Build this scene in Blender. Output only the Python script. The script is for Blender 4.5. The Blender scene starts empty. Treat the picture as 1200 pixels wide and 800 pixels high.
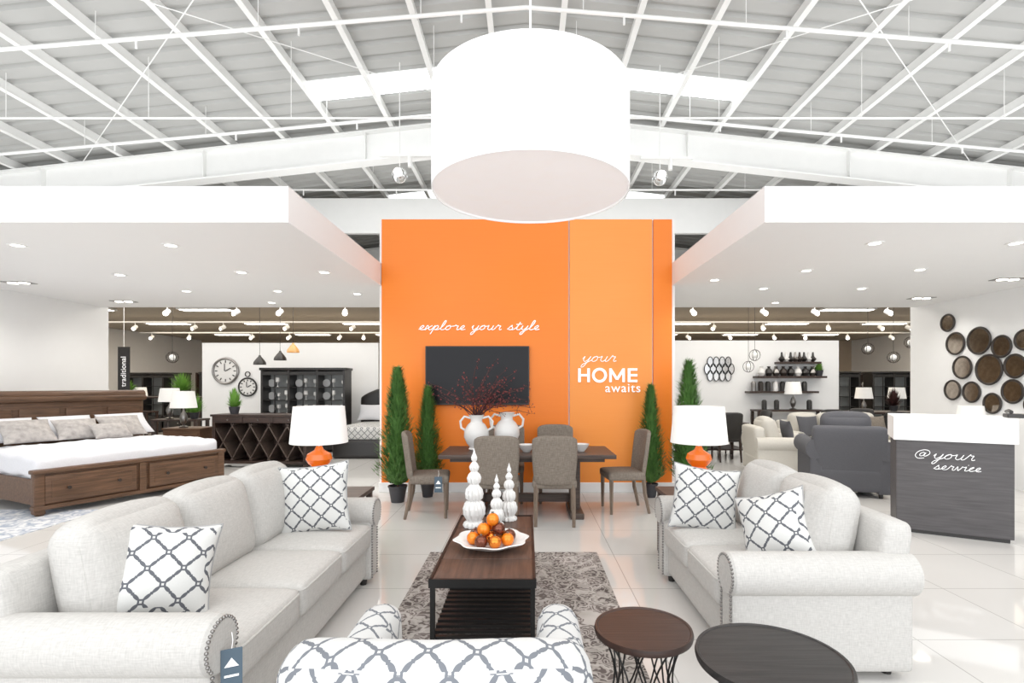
import bpy, bmesh, math, random
from mathutils import Vector, Matrix, Euler
random.seed(4)
S=bpy.context.scene; C=S.collection
S.view_settings.view_transform='Standard'
PI=math.pi
# ---------------------------------------------------------------- materials
class NT:
    def __init__(s,name):
        s.m=bpy.data.materials.new(name); s.m.use_nodes=True
        s.t=s.m.node_tree; s.b=s.t.nodes['Principled BSDF']
    def n(s,ty,**k):
        x=s.t.nodes.new(ty)
        for a,b in k.items(): setattr(x,a,b)
        return x
    def l(s,a,b): s.t.links.new(a,b)
    def math(s,op,a,b=None,c=None):
        x=s.n('ShaderNodeMath',operation=op)
        for i,v in enumerate((a,b,c)):
            if v is None: continue
            if isinstance(v,(int,float)): x.inputs[i].default_value=v
            else: s.l(v,x.inputs[i])
        return x.outputs[0]
    def coord(s,kind='Object',scale=(1,1,1),rot=(0,0,0)):
        c=s.n('ShaderNodeTexCoord'); m=s.n('ShaderNodeMapping')
        m.inputs['Scale'].default_value=scale; m.inputs['Rotation'].default_value=rot
        s.l(c.outputs[kind],m.inputs[0]); return m.outputs[0]
    def noise(s,vec,scale=5,detail=4,dist=0):
        x=s.n('ShaderNodeTexNoise'); x.inputs['Scale'].default_value=scale
        x.inputs['Detail'].default_value=detail; x.inputs['Distortion'].default_value=dist
        s.l(vec,x.inputs['Vector']); return x.outputs['Fac']
    def mix(s,fac,a,b):
        x=s.n('ShaderNodeMix',data_type='RGBA')
        if isinstance(fac,(int,float)): x.inputs[0].default_value=fac
        else: s.l(fac,x.inputs[0])
        for i,v in ((6,a),(7,b)):
            if isinstance(v,tuple): x.inputs[i].default_value=(*v[:3],1)
            else: s.l(v,x.inputs[i])
        return x.outputs[2]
    def ramp(s,fac,lo,hi):
        x=s.n('ShaderNodeMapRange'); x.inputs[1].default_value=lo; x.inputs[2].default_value=hi
        s.l(fac,x.inputs[0]); return x.outputs[0]
    def col(s,c):
        if isinstance(c,tuple): s.b.inputs['Base Color'].default_value=(*c,1)
        else: s.l(c,s.b.inputs['Base Color'])
    def bump(s,h,st=.2,d=.01):
        x=s.n('ShaderNodeBump'); x.inputs['Strength'].default_value=st; x.inputs['Distance'].default_value=d
        s.l(h,x.inputs['Height']); s.l(x.outputs[0],s.b.inputs['Normal'])
    def set(s,rough=.5,metal=0,spec=.5):
        s.b.inputs['Roughness'].default_value=rough; s.b.inputs['Metallic'].default_value=metal
        s.b.inputs['Specular IOR Level'].default_value=spec
def plain(name,c,rough=.5,metal=0,var=.06,scale=6,bump=0,spec=.5,emis=0,ecol=None):
    k=NT(name); k.set(rough,metal,spec)
    f=k.noise(k.coord(),scale)
    k.col(k.mix(f,tuple(max(0,v*(1-var)) for v in c),tuple(min(1,v*(1+var)) for v in c)))
    if bump: k.bump(f,bump)
    if emis:
        k.b.inputs['Emission Color'].default_value=(*(ecol or c),1); k.b.inputs['Emission Strength'].default_value=emis
    return k.m
def fabric(name,c,var=.08,scale=180):
    k=NT(name); k.set(.95,0,.15)
    uv=k.coord('UV'); a=k.noise(k.coord('UV',(1,.15,1)),scale,2); b=k.noise(k.coord('UV',(.15,1,1)),scale,2)
    f=k.math('MULTIPLY',k.math('ADD',a,b),.5)
    f=k.ramp(f,.3,.7)
    k.col(k.mix(f,tuple(v*(1-var) for v in c),tuple(min(1,v*(1+var*.5)) for v in c)))
    k.bump(f,.35,.002); return k.m
def wood(name,c1,c2,axis='x',rough=.45,scale=3,spec=.4):
    k=NT(name); k.set(rough,0,spec)
    sc={'x':(1,14,14),'y':(14,1,14),'z':(14,14,1)}[axis]
    f=k.ramp(k.noise(k.coord('Object',sc),scale,6,.6),.3,.7)
    k.col(k.mix(f,c1,c2)); k.bump(f,.15,.003); return k.m
def trellis(name,base,line,cell=.11,w=.05):
    k=NT(name); k.set(.95,0,.1)
    c=k.coord('UV',(1/cell,1/cell,1)); sp=k.n('ShaderNodeSeparateXYZ'); k.l(c,sp.inputs[0])
    def quat(off,a,r):
        q=[k.math('ABSOLUTE',k.math('SUBTRACT',k.math('FRACT',k.math('ADD',sp.outputs[i],off+100)),.5)) for i in (0,1)]
        def ln(x,y): return k.math('SQRT',k.math('ADD',k.math('MULTIPLY',x,x),k.math('MULTIPLY',y,y)))
        d=k.math('MINIMUM',ln(k.math('SUBTRACT',q[0],a),q[1]),ln(q[0],k.math('SUBTRACT',q[1],a)))
        return k.math('ABSOLUTE',k.math('SUBTRACT',d,r))
    d=k.math('MINIMUM',quat(0,.20,.238),quat(.5,.20,.238))
    f=k.math('LESS_THAN',d,w)
    nz=k.noise(k.coord('UV'),200,2)
    b2=k.mix(nz,tuple(v*.93 for v in base),base)
    k.col(k.mix(f,b2,line)); k.bump(nz,.3,.002); return k.m

WHITE=plain('white_paint',(.87,.87,.865),.55,var=.015)
CANO=plain('canopy_paint',(.88,.88,.88),.6,var=.01)
STEEL=plain('white_steel',(.86,.86,.84),.45,var=.03)
DECK=plain('roof_deck_metal',(.43,.43,.415),.5,var=.08,scale=2)
TAUPE=plain('taupe_wall',(.46,.37,.28),.8)
BCEIL=plain('back_ceiling_paint',(.36,.31,.25),.8)
k=NT('floor_tile'); k.set(.05,0,.7)
br=k.n('ShaderNodeTexBrick'); br.offset=0; br.squash=1
br.inputs['Scale'].default_value=1; br.inputs['Brick Width'].default_value=.8; br.inputs['Row Height'].default_value=.8
br.inputs['Mortar Size'].default_value=.004; br.inputs['Color1'].default_value=(.68,.665,.64,1); br.inputs['Color2'].default_value=(.71,.695,.67,1)
br.inputs['Mortar'].default_value=(.40,.39,.37,1); k.l(k.coord(),br.inputs['Vector'])
nz=k.noise(k.coord(),1.7,6); k.col(k.mix(k.math('MULTIPLY',nz,.25),br.outputs['Color'],(.58,.56,.53))); FLOOR=k.m
def orange(name,c1,c2):
    k=NT(name); k.set(.4,0,.3)
    f=k.noise(k.coord('Object',(.6,1,60)),3,3); g=k.noise(k.coord('Object',(.5,1,.5)),1.2,2)
    k.col(k.mix(k.math('MULTIPLY',k.math('ADD',f,g),.5),c1,c2)); return k.m
OR1=orange('orange_panel',(.82,.17,.010),(.90,.24,.022)); OR2=orange('light_orange_panel',(.87,.25,.032),(.92,.33,.07))
LINEN=fabric('cream_linen',(.53,.515,.49),.18); CREAM=fabric('cream_upholstery',(.62,.59,.53))
CHAR=fabric('charcoal_upholstery',(.10,.10,.11)); TWEED=fabric('taupe_tweed',(.23,.195,.16),.4,120)
TREL=trellis('trellis_fabric',(.66,.66,.64),(.11,.115,.13),.135,.028)
TREL2=trellis('trellis_chair_fabric',(.60,.60,.59),(.16,.17,.19),.115,.030)
PIPE=plain('grey_piping',(.33,.33,.33),.8)
BEDW=wood('bed_wood',(.06,.03,.015),(.14,.07,.037),'x'); DARKW=wood('espresso_wood',(.018,.011,.009),(.055,.03,.022),'x')
TABW=wood('plank_wood',(.045,.024,.017),(.12,.062,.042),'y'); DINW=wood('dining_wood',(.045,.03,.025),(.095,.068,.055),'x')
LEGW=wood('grey_oak',(.14,.10,.075),(.23,.175,.13),'z'); WALN=wood('walnut_top',(.024,.012,.009),(.048,.024,.018),'x')
EBON=wood('ebony_top',(.010,.009,.009),(.028,.025,.024),'x'); CHARW=wood('charcoal_laminate',(.06,.055,.057),(.09,.084,.086),'x',.5)
BLACK=plain('black_metal',(.02,.02,.02),.4,.6); DARKB=plain('black_paint',(.015,.013,.012),.4); CABB=plain('cabinet_back_lit',(.30,.31,.30),.3)  # light grey of the cabinet back stands in for interior lighting
CHROME=plain('chrome',(.8,.8,.8),.15,1); NAIL=plain('pewter_nailhead',(.25,.24,.23),.3,1)
CERAM=plain('white_ceramic',(.76,.75,.73),.25,bump=.05); SHADE=plain('white_lampshade',(.82,.81,.78),.8,emis=.28)
ORC=plain('orange_ceramic',(.9,.17,.01),.12); SCREEN=plain('tv_screen',(.010,.010,.012),.2,spec=.15)
MATT=fabric('white_bedding',(.76,.76,.79)); FUR=plain('grey_faux_fur',(.42,.39,.37),.95,var=.6,scale=14,bump=.8)
GLASSD=plain('mirror_glass',(.42,.36,.30),.10,1,var=.45,scale=16); BRONZ=plain('bronze_frame',(.03,.022,.018),.45,.3)
LEAF=plain('cypress_leaf',(.075,.19,.035),.7,var=.75,scale=9); LEAF2=plain('bright_leaf',(.16,.36,.05),.7,var=.4)
TRUNK=plain('bark',(.1,.06,.04),.9); POT=plain('dark_pot',(.03,.03,.035),.5)
TWIG=plain('dark_red_twig',(.05,.015,.014),.7); BERRY=plain('red_berry',(.18,.02,.02),.4)
LITE=plain('lit_lens',(1,.97,.9),.5,emis=8,ecol=(1,.95,.86)); SKYL=plain('skylight_panel',(1,1,1),.5,emis=3.2,ecol=(.95,.98,1))
LETTER=plain('white_lettering',(.92,.92,.92),.4,emis=.25); TAG=plain('slate_tag',(.07,.11,.15),.5); COPPER=plain('copper_ornament',(.75,.22,.03),.22,.85)
ORN=plain('orange_ornament',(.85,.22,.01),.15,.3); BROWN=plain('bronze_ornament',(.16,.05,.03),.2,.7)
AMBER=plain('amber_glass',(.5,.25,.08),.15,emis=.4)
DRUM=plain('drum_fabric',(.86,.86,.86),.9,emis=.14,ecol=(1,1,1)); DIFF=plain('drum_diffuser',(.86,.81,.80),.9,emis=.20,ecol=(1,.93,.92))  # pinkish diffuser tint holds orange bounce light in its colour
k=NT('damask_rug'); k.set(.98,0,.1)
uv=k.coord('UV'); v=k.n('ShaderNodeTexVoronoi'); v.feature='DISTANCE_TO_EDGE'; v.inputs['Scale'].default_value=6
nt=k.n('ShaderNodeTexNoise'); nt.inputs['Scale'].default_value=9; k.l(uv,nt.inputs['Vector'])
vm=k.n('ShaderNodeVectorMath',operation='MULTIPLY_ADD'); k.l(nt.outputs['Color'],vm.inputs[0]); vm.inputs[1].default_value=(.22,.22,0); k.l(uv,vm.inputs[2])
k.l(vm.outputs[0],v.inputs['Vector'])
wv=k.n('ShaderNodeTexVoronoi'); wv.inputs['Scale'].default_value=13; k.l(vm.outputs[0],wv.inputs['Vector'])
f1=k.ramp(v.outputs['Distance'],.03,.07); f2=k.ramp(k.math('SINE',k.math('MULTIPLY',wv.outputs['Distance'],20)),-.2,.3)
f=k.math('MULTIPLY',f1,k.math('ADD',k.math('MULTIPLY',f2,.75),.25)); big=k.ramp(k.noise(uv,2.5,3),.4,.62)
k.col(k.mix(f,k.mix(big,(.36,.33,.30),(.50,.46,.43)),k.mix(big,(.085,.07,.065),(.17,.14,.13)))); k.bump(k.noise(uv,150,2),.5,.004); RUG=k.m
k=NT('blue_rug'); k.set(.98,0,.1); k.col(k.mix(k.ramp(k.noise(k.coord('UV'),9,5,1.5),.4,.6),(.33,.37,.45),(.7,.7,.7))); RUG2=k.m

# ---------------------------------------------------------------- mesh builder
def T(c): return Matrix.Translation(Vector(c))
def R(a,ax): return Matrix.Rotation(a,4,ax)
class M:
    def __init__(s): s.bm=bmesh.new(); s.bm.faces.ensure_lookup_table()
    def fin(s,mi=0,smooth=True):
        for f in s.bm.faces:
            if not f.tag: f.tag=True; f.material_index=mi; f.smooth=smooth
        return s
    def box(s,c,sz,bev=0,rot=None,mi=0):
        r=bmesh.ops.create_cube(s.bm,size=1,matrix=T(c)@(rot or Matrix())@Matrix.Diagonal((*sz,1)))
        if bev:
            e={x for v in r['verts'] for x in v.link_edges}
            bmesh.ops.bevel(s.bm,geom=list(e),offset=bev,segments=2,affect='EDGES',profile=.5)
        return s.fin(mi)
    def rbox(s,c,sz,r=.05,crown=(0,0,0),rot=None,n=10,mi=0,func=None):
        h=Vector(sz)/2; mt=T(c)@(rot or Matrix()); cache={}
        ts=[math.sin((2*i/n-1)*PI/2) for i in range(n+1)]
        def vert(q):
            key=tuple(round(a,4) for a in q)
            if key in cache: return cache[key]
            Q=Vector([q[i]*h[i] for i in range(3)]); p=Vector([max(-(h[i]-r),min(h[i]-r,Q[i])) for i in range(3)])
            d=Q-p
            if d.length>1e-6: p=p+d.normalized()*r
            else: p=Q
            for a in range(3):
                i,j=(a+1)%3,(a+2)%3
                p[a]+=crown[a]*q[a]*(1-q[i]**2)*(1-q[j]**2)
            if func: p=Vector(func(p))
            cache[key]=s.bm.verts.new(mt@p); return cache[key]
        for a in range(3):
            for sg in (-1,1):
                i,j=(a+1)%3,(a+2)%3
                for x in range(n):
                    for y in range(n):
                        vs=[]
                        for (u,w) in ((ts[x],ts[y]),(ts[x+1],ts[y]),(ts[x+1],ts[y+1]),(ts[x],ts[y+1])):
                            q=[0,0,0]; q[a]=sg; q[i]=u; q[j]=w; vs.append(vert(q))
                        if sg<0: vs.reverse()
                        try: s.bm.faces.new(vs)
                        except ValueError: pass
        return s.fin(mi)
    def welt(s,c,w,h,rad,axis,off,r=.006,rot=None):
        pts=[]
        for qx,qy,a0_ in ((1,1,0),(-1,1,PI/2),(-1,-1,PI),(1,-1,1.5*PI)):
            for i in range(5):
                a=a0_+i*PI/8; pts.append((qx*(w/2-rad)+rad*math.cos(a),qy*(h/2-rad)+rad*math.sin(a)))
        i,j=((1,2),(0,2),(0,1))[axis]; out=[]
        for u,v_ in pts:
            p=[0,0,0]; p[axis]=off; p[i]=u; p[j]=v_; out.append(T(c)@(rot or Matrix())@Vector(p))
        return s.tube(out,r,6,True)
    def cyl(s,p0,p1,r0,r1=None,seg=16,mi=0,cap=True):
        r1=r0 if r1 is None else r1; p0=Vector(p0); p1=Vector(p1); d=(p1-p0)
        q=d.to_track_quat('Z','Y').to_matrix().to_4x4()
        bmesh.ops.create_cone(s.bm,cap_ends=cap,segments=seg,radius1=r0,radius2=r1,depth=d.length,matrix=T((p0+p1)/2)@q)
        return s.fin(mi)
    def sph(s,c,r,seg=12,mi=0,sc=(1,1,1)):
        bmesh.ops.create_uvsphere(s.bm,u_segments=seg,v_segments=max(6,seg*2//3),radius=r,matrix=T(c)@Matrix.Diagonal((*sc,1)))
        return s.fin(mi)
    def lathe(s,prof,c=(0,0,0),seg=28,mi=0,func=None):
        rings=[]
        for r,z in prof:
            ring=[]
            if r<1e-5: ring=[s.bm.verts.new(Vector(c)+Vector((0,0,z)))]
            else:
                for i in range(seg):
                    a=2*PI*i/seg; rr=r*(func(a,r,z) if func else 1)
                    ring.append(s.bm.verts.new(Vector(c)+Vector((rr*math.cos(a),rr*math.sin(a),z))))
            rings.append(ring)
        for A,B in zip(rings,rings[1:]):
            for i in range(seg):
                j=(i+1)%seg
                vs=[A[i%len(A)],A[j%len(A)],B[j%len(B)],B[i%len(B)]]
                u=[]; [u.append(x) for x in vs if x not in u]
                if len(u)>2:
                    try: s.bm.faces.new(u)
                    except ValueError: pass
        return s.fin(mi)
    def tube(s,pts,r,seg=6,closed=False,mi=0):
        pts=[Vector(p) for p in pts]; n=len(pts); rings=[]; up=None
        rr=r if isinstance(r,(list,tuple)) else [r]*n
        for i,p in enumerate(pts):
            a=pts[i-1] if (i>0 or closed) else p; b=pts[(i+1)%n] if (i<n-1 or closed) else p
            t=(b-a).normalized()
            if up is None:
                up=Vector((0,0,1)) if abs(t.z)<.9 else Vector((1,0,0))
            x=t.cross(up).normalized(); y=x.cross(t).normalized(); up=y
            rings.append([s.bm.verts.new(p+(x*math.cos(2*PI*k/seg)+y*math.sin(2*PI*k/seg))*rr[i]) for k in range(seg)])
        for i in range(n if closed else n-1):
            A=rings[i];B=rings[(i+1)%n]
            for k in range(seg):
                s.bm.faces.new((A[k],A[(k+1)%seg],B[(k+1)%seg],B[k]))
        if not closed:
            s.bm.faces.new(rings[0][::-1]); s.bm.faces.new(rings[-1])
        return s.fin(mi)
    def poly(s,pts,th,axis=1,mi=0):
        d=Vector((0,0,0)); d[axis]=th
        a=[s.bm.verts.new(Vector(p)) for p in pts]; b=[s.bm.verts.new(Vector(p)+d) for p in pts]
        s.bm.faces.new(a); s.bm.faces.new(b[::-1]); n=len(a)
        for i in range(n): s.bm.faces.new((a[i],b[i],b[(i+1)%n],a[(i+1)%n]))
        return s.fin(mi)
    def build(s,name,mats,parent=None,loc=(0,0,0),rot=(0,0,0),recalc=True):
        bm=s.bm
        if recalc: bmesh.ops.recalc_face_normals(bm,faces=bm.faces)
        bm.normal_update(); uv=bm.loops.layers.uv.new('UVMap')
        for f in bm.faces:
            n=f.normal; a=max(range(3),key=lambda i:abs(n[i]))
            i,j=((1,2),(0,2),(0,1))[a]
            for lp in f.loops: lp[uv].uv=(lp.vert.co[i],lp.vert.co[j])
        for e in bm.edges:
            if len(e.link_faces)==2 and e.calc_face_angle(0)>.65: e.smooth=False
        me=bpy.data.meshes.new(name); bm.to_mesh(me); bm.free()
        for m in (mats if isinstance(mats,(list,tuple)) else [mats]): me.materials.append(m)
        o=bpy.data.objects.new(name,me); C.objects.link(o); o.location=loc; o.rotation_euler=rot
        if parent: o.parent=parent
        return o
def tag(o,label,cat=None,group=None,kind=None):
    o['label']=label
    if cat: o['category']=cat
    if group: o['group']=group
    if kind: o['kind']=kind
    return o
def thing(name,label,cat,loc,rz=0,group=None):
    o=bpy.data.objects.new(name,None); o.empty_display_size=.1; C.objects.link(o); o.location=loc; o.rotation_euler=(0,0,rz)
    return tag(o,label,cat,group)
def dup(root,loc,rz=None,label=None,scale=None):
    def cp(o,par):
        n=o.copy(); C.objects.link(n)
        if par: n.parent=par
        for ch in [c for c in C.objects if c.parent==o]: cp(ch,n)
        return n
    n=cp(root,None); n.location=loc
    if rz is not None: n.rotation_euler=(root.rotation_euler[0],root.rotation_euler[1],rz)
    if scale: n.scale=scale if isinstance(scale,tuple) else (scale,)*3
    if label: n['label']=label
    return n
def struct(o,label): o['kind']='structure'; o['label']=label; o['category']=o.name.split('_')[0].split('.')[0]; return o

# ---------------------------------------------------------------- setting
struct(M().box((0,10,-.05),(28.4,26,.1)).build('floor',FLOOR),'glossy cream porcelain tile floor')
def zr(x): return 6.75-.11*abs(x)
m=M(); ys=[]; y=-1.0
while y<23:
    ys+=[(y,0),(y+.2,0),(y+.23,.05),(y+.30,.05)]; y+=.33
for sx in (-1,1):
    prev=None
    for (yy,dz) in ys:
        a=m.bm.verts.new((0,yy,zr(0)+dz)); b=m.bm.verts.new((sx*14.2,yy,zr(14.2)+dz))
        if prev: m.bm.faces.new((prev[0],prev[1],b,a))
        prev=(a,b)
m.fin(0,False); struct(m.build('ceiling',DECK),'grey corrugated metal gable roof deck')
struct(M().box((14.25,10,2.6),(.1,26,5.2)).build('wall_right_outer',WHITE),'white outer showroom wall')
struct(M().box((-14.25,10,2.6),(.1,26,5.2)).build('wall_left_outer',WHITE),'white outer showroom wall')
struct(M().box((0,22.8,3.4),(28.4,.1,6.8)).build('wall_back',TAUPE),'taupe wall at the back of the showroom')
struct(M().box((-8.05,7.4,1.6),(.2,5,3.2)).build('wall_left',WHITE),'white display wall behind the bed')
struct(M().box((7.4,7.4,1.6),(.2,5,3.2)).build('wall_right',WHITE),'white display wall carrying round mirrors')
struct(M().box((-7.3,7.195,3.17),(10.36,5.13,.32)).build('ceiling_left_canopy',CANO),'white dropped ceiling canopy')
struct(M().box((7.3,7.195,3.17),(10.36,5.13,.32)).build('ceiling_right_canopy',CANO),'white dropped ceiling canopy')
struct(M().box((0,16.4,3.5),(28.2,12.6,.06)).build('ceiling_back',BCEIL),'dim taupe ceiling over the rear showroom')
struct(M().box((-5.9,13.1,1.3),(4.4,.2,2.6)).build('wall_left_partition',WHITE),'white partition wall carrying clocks')
struct(M().box((5.7,13.1,1.33),(4.2,.2,2.66)).build('wall_right_partition',WHITE),'white partition wall carrying shelves')
struct(M().box((0,12.3,5.53),(11.6,.12,.82)).build('trim_1',STEEL),'white bulkhead band hung under the roof')
struct(M().box((.01,7.77,1.99),(4.32,.3,3.98)).build('wall_feature',WHITE),'freestanding feature wall with white edges')
struct(M().box((-.75,7.60,2.05),(2.72,.04,3.84)).build('wall_feature_panel_wide',OR1),'wide bright orange wall panel')
struct(M().box((1.23,7.60,2.05),(1.20,.04,3.84)).build('wall_feature_panel_light',OR2),'lighter orange wall panel')
struct(M().box((1.985,7.60,2.05),(.27,.04,3.84)).build('wall_feature_panel_narrow',OR1),'narrow orange wall panel')
struct(M().box((.01,7.59,.07),(4.32,.06,.14),.006).build('baseboard_feature',WHITE),'white baseboard')
for i,(y0,y1) in enumerate(((8.25,8.75),(13.2,13.9))):
    for sx in (-1,1):
        m=M(); z=-.02
        m.poly([(0,y0,zr(0)+z),(sx*3.55,y0,zr(3.55)+z),(sx*3.55,y1,zr(3.55)+z),(0,y1,zr(0)+z)],-.02,2)
        struct(m.build('window_%d'%(i*2+(sx>0)+1),SKYL),'bright translucent roof skylight')
g='roof purlins'; base=M().box((0,12,-.07),(.045,21.6,.14)).box((0,12,-.14),(.08,21.6,.012)).build('roof_purlin',STEEL)
tag(base,'white steel purlin running under the roof deck','beam',g); base.location=(.5,0,zr(.5))
for i in range(14):
    for sx in (-1,1):
        if i==0 and sx==1: continue
        x=sx*(.5+i); dup(base,(x,0,zr(x)))
def rafter(y,dp):
    for sx in (-1,1):
        m=M()
        zt=zr(0)-.17
        def P(x,z): return (sx*x,0,zt-.11*x+z)
        for (zz,th,w) in ((0,.03,.26),(-dp,.03,.26),(-dp/2,dp,.025)):
            pts=[P(0,zz+th/2),P(14.2,zz+th/2),P(14.2,zz-th/2),P(0,zz-th/2)]
            m.poly([(p[0],y-w/2,p[2]) for p in pts],w,1)
        for xx in (.02,3,6,9,12): 
            m.box((sx*xx,y,zt-.11*xx-dp/2),(.02,.22,dp-.02))
        tag(m.build('roof_beam',STEEL),'white steel portal frame beam under the roof','beam','roof beams')
rafter(9.75,.54); rafter(17.2,.5)
for (p,q) in (((-8,3,5.6),(-.1,9.4,6.35)),((-.1,3,6.45),(-8,9.4,5.6)),((8,3,5.6),(.1,9.4,6.35)),((.1,3,6.45),(8,9.4,5.6))):
    tag(M().cyl(p,q,.007,seg=6).build('brace_rod',STEEL),'thin white steel bracing rod under the roof','rod','roof bracing rods')
def pipe(y,z0,sl,r=.025,drop=True,X=13):
    m=M(); m.tube([(-X,y,z0-sl*X),(0,y,z0),(X,y,z0-sl*X)],r,8)
    for i in range(-6,7):
        x=i*2+.7
        if abs(x)>X: continue
        zz=z0-sl*abs(x); m.cyl((x,y,zz),(x,y,zr(x)-.01),.005,seg=5)
        if drop: m.cyl((x+.5,y,z0-sl*abs(x+.5)+.02),(x+.5,y,z0-sl*abs(x+.5)-.12),.014,seg=6)
    tag(m.build('sprinkler_pipe',STEEL),'white sprinkler pipe hung under the roof','pipe','sprinkler pipes')
pipe(8.6,6.15,.09); pipe(6.4,6.2,.08); pipe(11.2,5.75,.0,.02,X=8)
pipe(7.3,5.30,0,.014,False,X=11)

# ---------------------------------------------------------------- drum pendant
d=thing('drum_pendant_lamp','oversized white fabric drum pendant over the seating group','lamp',(.03,4.0,3.035))
m=M(); m.lathe([(.75,0),(.75,.755),(.738,.755),(.738,0),(.75,0)],seg=72); m.build('lamp_shade',DRUM,d)
m=M(); m.lathe([(0,.015),(.735,.015),(.735,.03),(0,.03)],seg=72); m.build('diffuser',DIFF,d)
m=M(); m.lathe([(0,.74),(.735,.74),(.735,.75),(0,.75)],seg=72); m.build('top_panel',DRUM,d)
m=M(); m.cyl((0,0,.745),(0,0,3.7),.008,seg=8); m.build('suspension_rod',STEEL,d)

# ---------------------------------------------------------------- sofas
def sofa(name,label,cat,loc,rz,L,n,fab,fab2=None,sz=1,pal=0):
    o=thing(name,label,cat,loc,rz); o.scale=(1,1,sz); fab2=fab2 or fab
    aw=.19; inner=L-2*aw
    m=M(); m.rbox((-.02,0,.2),(.92,L-.12,.26),.03); m.build('base',fab,o)
    m=M(); m.rbox((-.40,0,.47),(.18,L-.1,.74),.06,rot=R(-.10,'Y')); m.build('backrest',fab,o)
    for sg in (-1,1):
        m=M(); y=sg*(L/2-aw/2)
        m.rbox((0,y,.31),(.96,aw-.03,.52),.025)
        m.cyl((-.49,y+sg*.02,.555),(.475,y+sg*.02,.555),.115,seg=32)
        m.cyl((.475,y+sg*.02,.555),(.495,y+sg*.02,.555),.115,.1,seg=32)
        m.build('armrest',fab,o)
        m=M()
        for i in range(26):
            a=-PI*.25+i*(PI*1.5)/25
            m.sph((.493,y+sg*.02+.102*math.cos(a),.555+.102*math.sin(a)),.008,6)
        for i in range(20):
            for s2 in (-1,1): m.sph((.482,y+s2*(aw/2-.03),.47-i*.021),.008,6)
        if name!='armchair': m.build('nailhead_trim',NAIL,o)
    w=inner/n
    for i in range(n):
        y=-inner/2+w*(i+.5)
        m=M(); m.rbox((.12,y,.405),(.74,w-.008,.19),.045,(.0,0,.03)); m.welt((.12,y,.405),.735,w-.014,.05,2,.062); m.build('seat_cushion',fab,o)
        m=M(); m.rbox((-.20,y,.72),(.22,w-.01,.52),.085,(.06,0,.03),rot=R(-.20,'Y'),n=12); m.welt((-.20,y,.72),w-.03,.50,.09,0,.055,rot=R(-.20,'Y'))
        m.build('back_cushion',fab2,o)
    for sx in (-1,1):
        for sy in (-1,1):
            m=M(); m.cyl((sx*.40,sy*(L/2-.12),0),(sx*.40,sy*(L/2-.12),.09),.025,.035); m.build('leg',DARKB,o)
    return o
sofa('sofa','long cream linen sofa with rolled nailhead arms','sofa',(-1.68,3.08,0),0,2.25,3,LINEN)
sofa('loveseat','cream linen loveseat with rolled nailhead arms','sofa',(1.56,3.5,0),PI,1.56,2,LINEN)
def pillow(name,label,mat,loc,rot,w=.46,h=.46,t=.17,cat='cushion',group=None,pipem=None):
    m=M(); n=16
    def pt(u,v,s):
        x=u*w/2*(1-.10*(1-v*v)); z=v*h/2*(1-.10*(1-u*u))
        y=s*t/2*(max(0,(1-u**2)*(1-v**2)))**.5
        return (x,y,z)
    cache={}
    def gv(i,j,s):
        e=i in(0,n) or j in (0,n); kk=(i,j,0 if e else s)
        if kk not in cache: cache[kk]=m.bm.verts.new(pt(math.sin((2*i/n-1)*PI/2),math.sin((2*j/n-1)*PI/2),s))
        return cache[kk]
    for s in (-1,1):
        for i in range(n):
            for j in range(n):
                vs=[gv(i,j,s),gv(i+1,j,s),gv(i+1,j+1,s),gv(i,j+1,s)]
                m.bm.faces.new(vs if s<0 else vs[::-1])
    m.fin()
    if pipem:
        loop=[pt(2*i/n-1,-1,0) for i in range(n)]+[pt(1,2*i/n-1,0) for i in range(n)]+[pt(1-2*i/n,1,0) for i in range(n)]+[pt(-1,1-2*i/n,0) for i in range(n)]
        m.tube(loop,.005,5,True,1)
    o=m.build(name,[mat,pipem] if pipem else mat,None,loc,rot); return tag(o,label,cat,group)
pillow('throw_pillow','grey and white trellis cushion on the sofa seat',TREL,(-1.65,2.38,.72),(-.38,.16,.55),w=.40,h=.42,t=.22,pipem=PIPE)
pillow('throw_pillow','grey and white trellis cushion against the sofa arm',TREL,(-1.53,3.76,.745),(-.25,-.10,.10),w=.50,h=.50,t=.2,pipem=PIPE)
pillow('throw_pillow','grey and white trellis cushion against the loveseat arm',TREL,(1.32,3.86,.72),(-.28,.12,-.2),w=.48,h=.48,t=.2,pipem=PIPE)
pillow('throw_pillow','grey and white trellis cushion slumped on the loveseat back cushion',TREL,(1.50,3.15,.71),(-.35,-.32,-.70),w=.42,h=.42,t=.22,pipem=PIPE)
def htag(loc,rot,label,s=1):
    o=thing('price_tag',label,'tag',loc); o.rotation_euler=rot; o.scale=(s,s,s)
    M().box((0,0,-.075),(.075,.003,.15),.001).build('tag_card',TAG,o)
    m=M(); m.poly([(-.025,-.002,-.07),(0,-.002,-.035),(.025,-.002,-.07)],-.001,1); m.build('printed_mark',LETTER,o)
    M().box((0,-.003,-.105),(.05,.002,.008)).build('printed_line',LETTER,o)
    M().tube([(0,0,-.005),(0.004,0.004,.03),(0,.008,.06)],.0015,5).build('string',LETTER,o)
htag((-1.150,2.03,.54),(0,0,.45),'slate blue paper tag hanging on the sofa arm')

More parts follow.
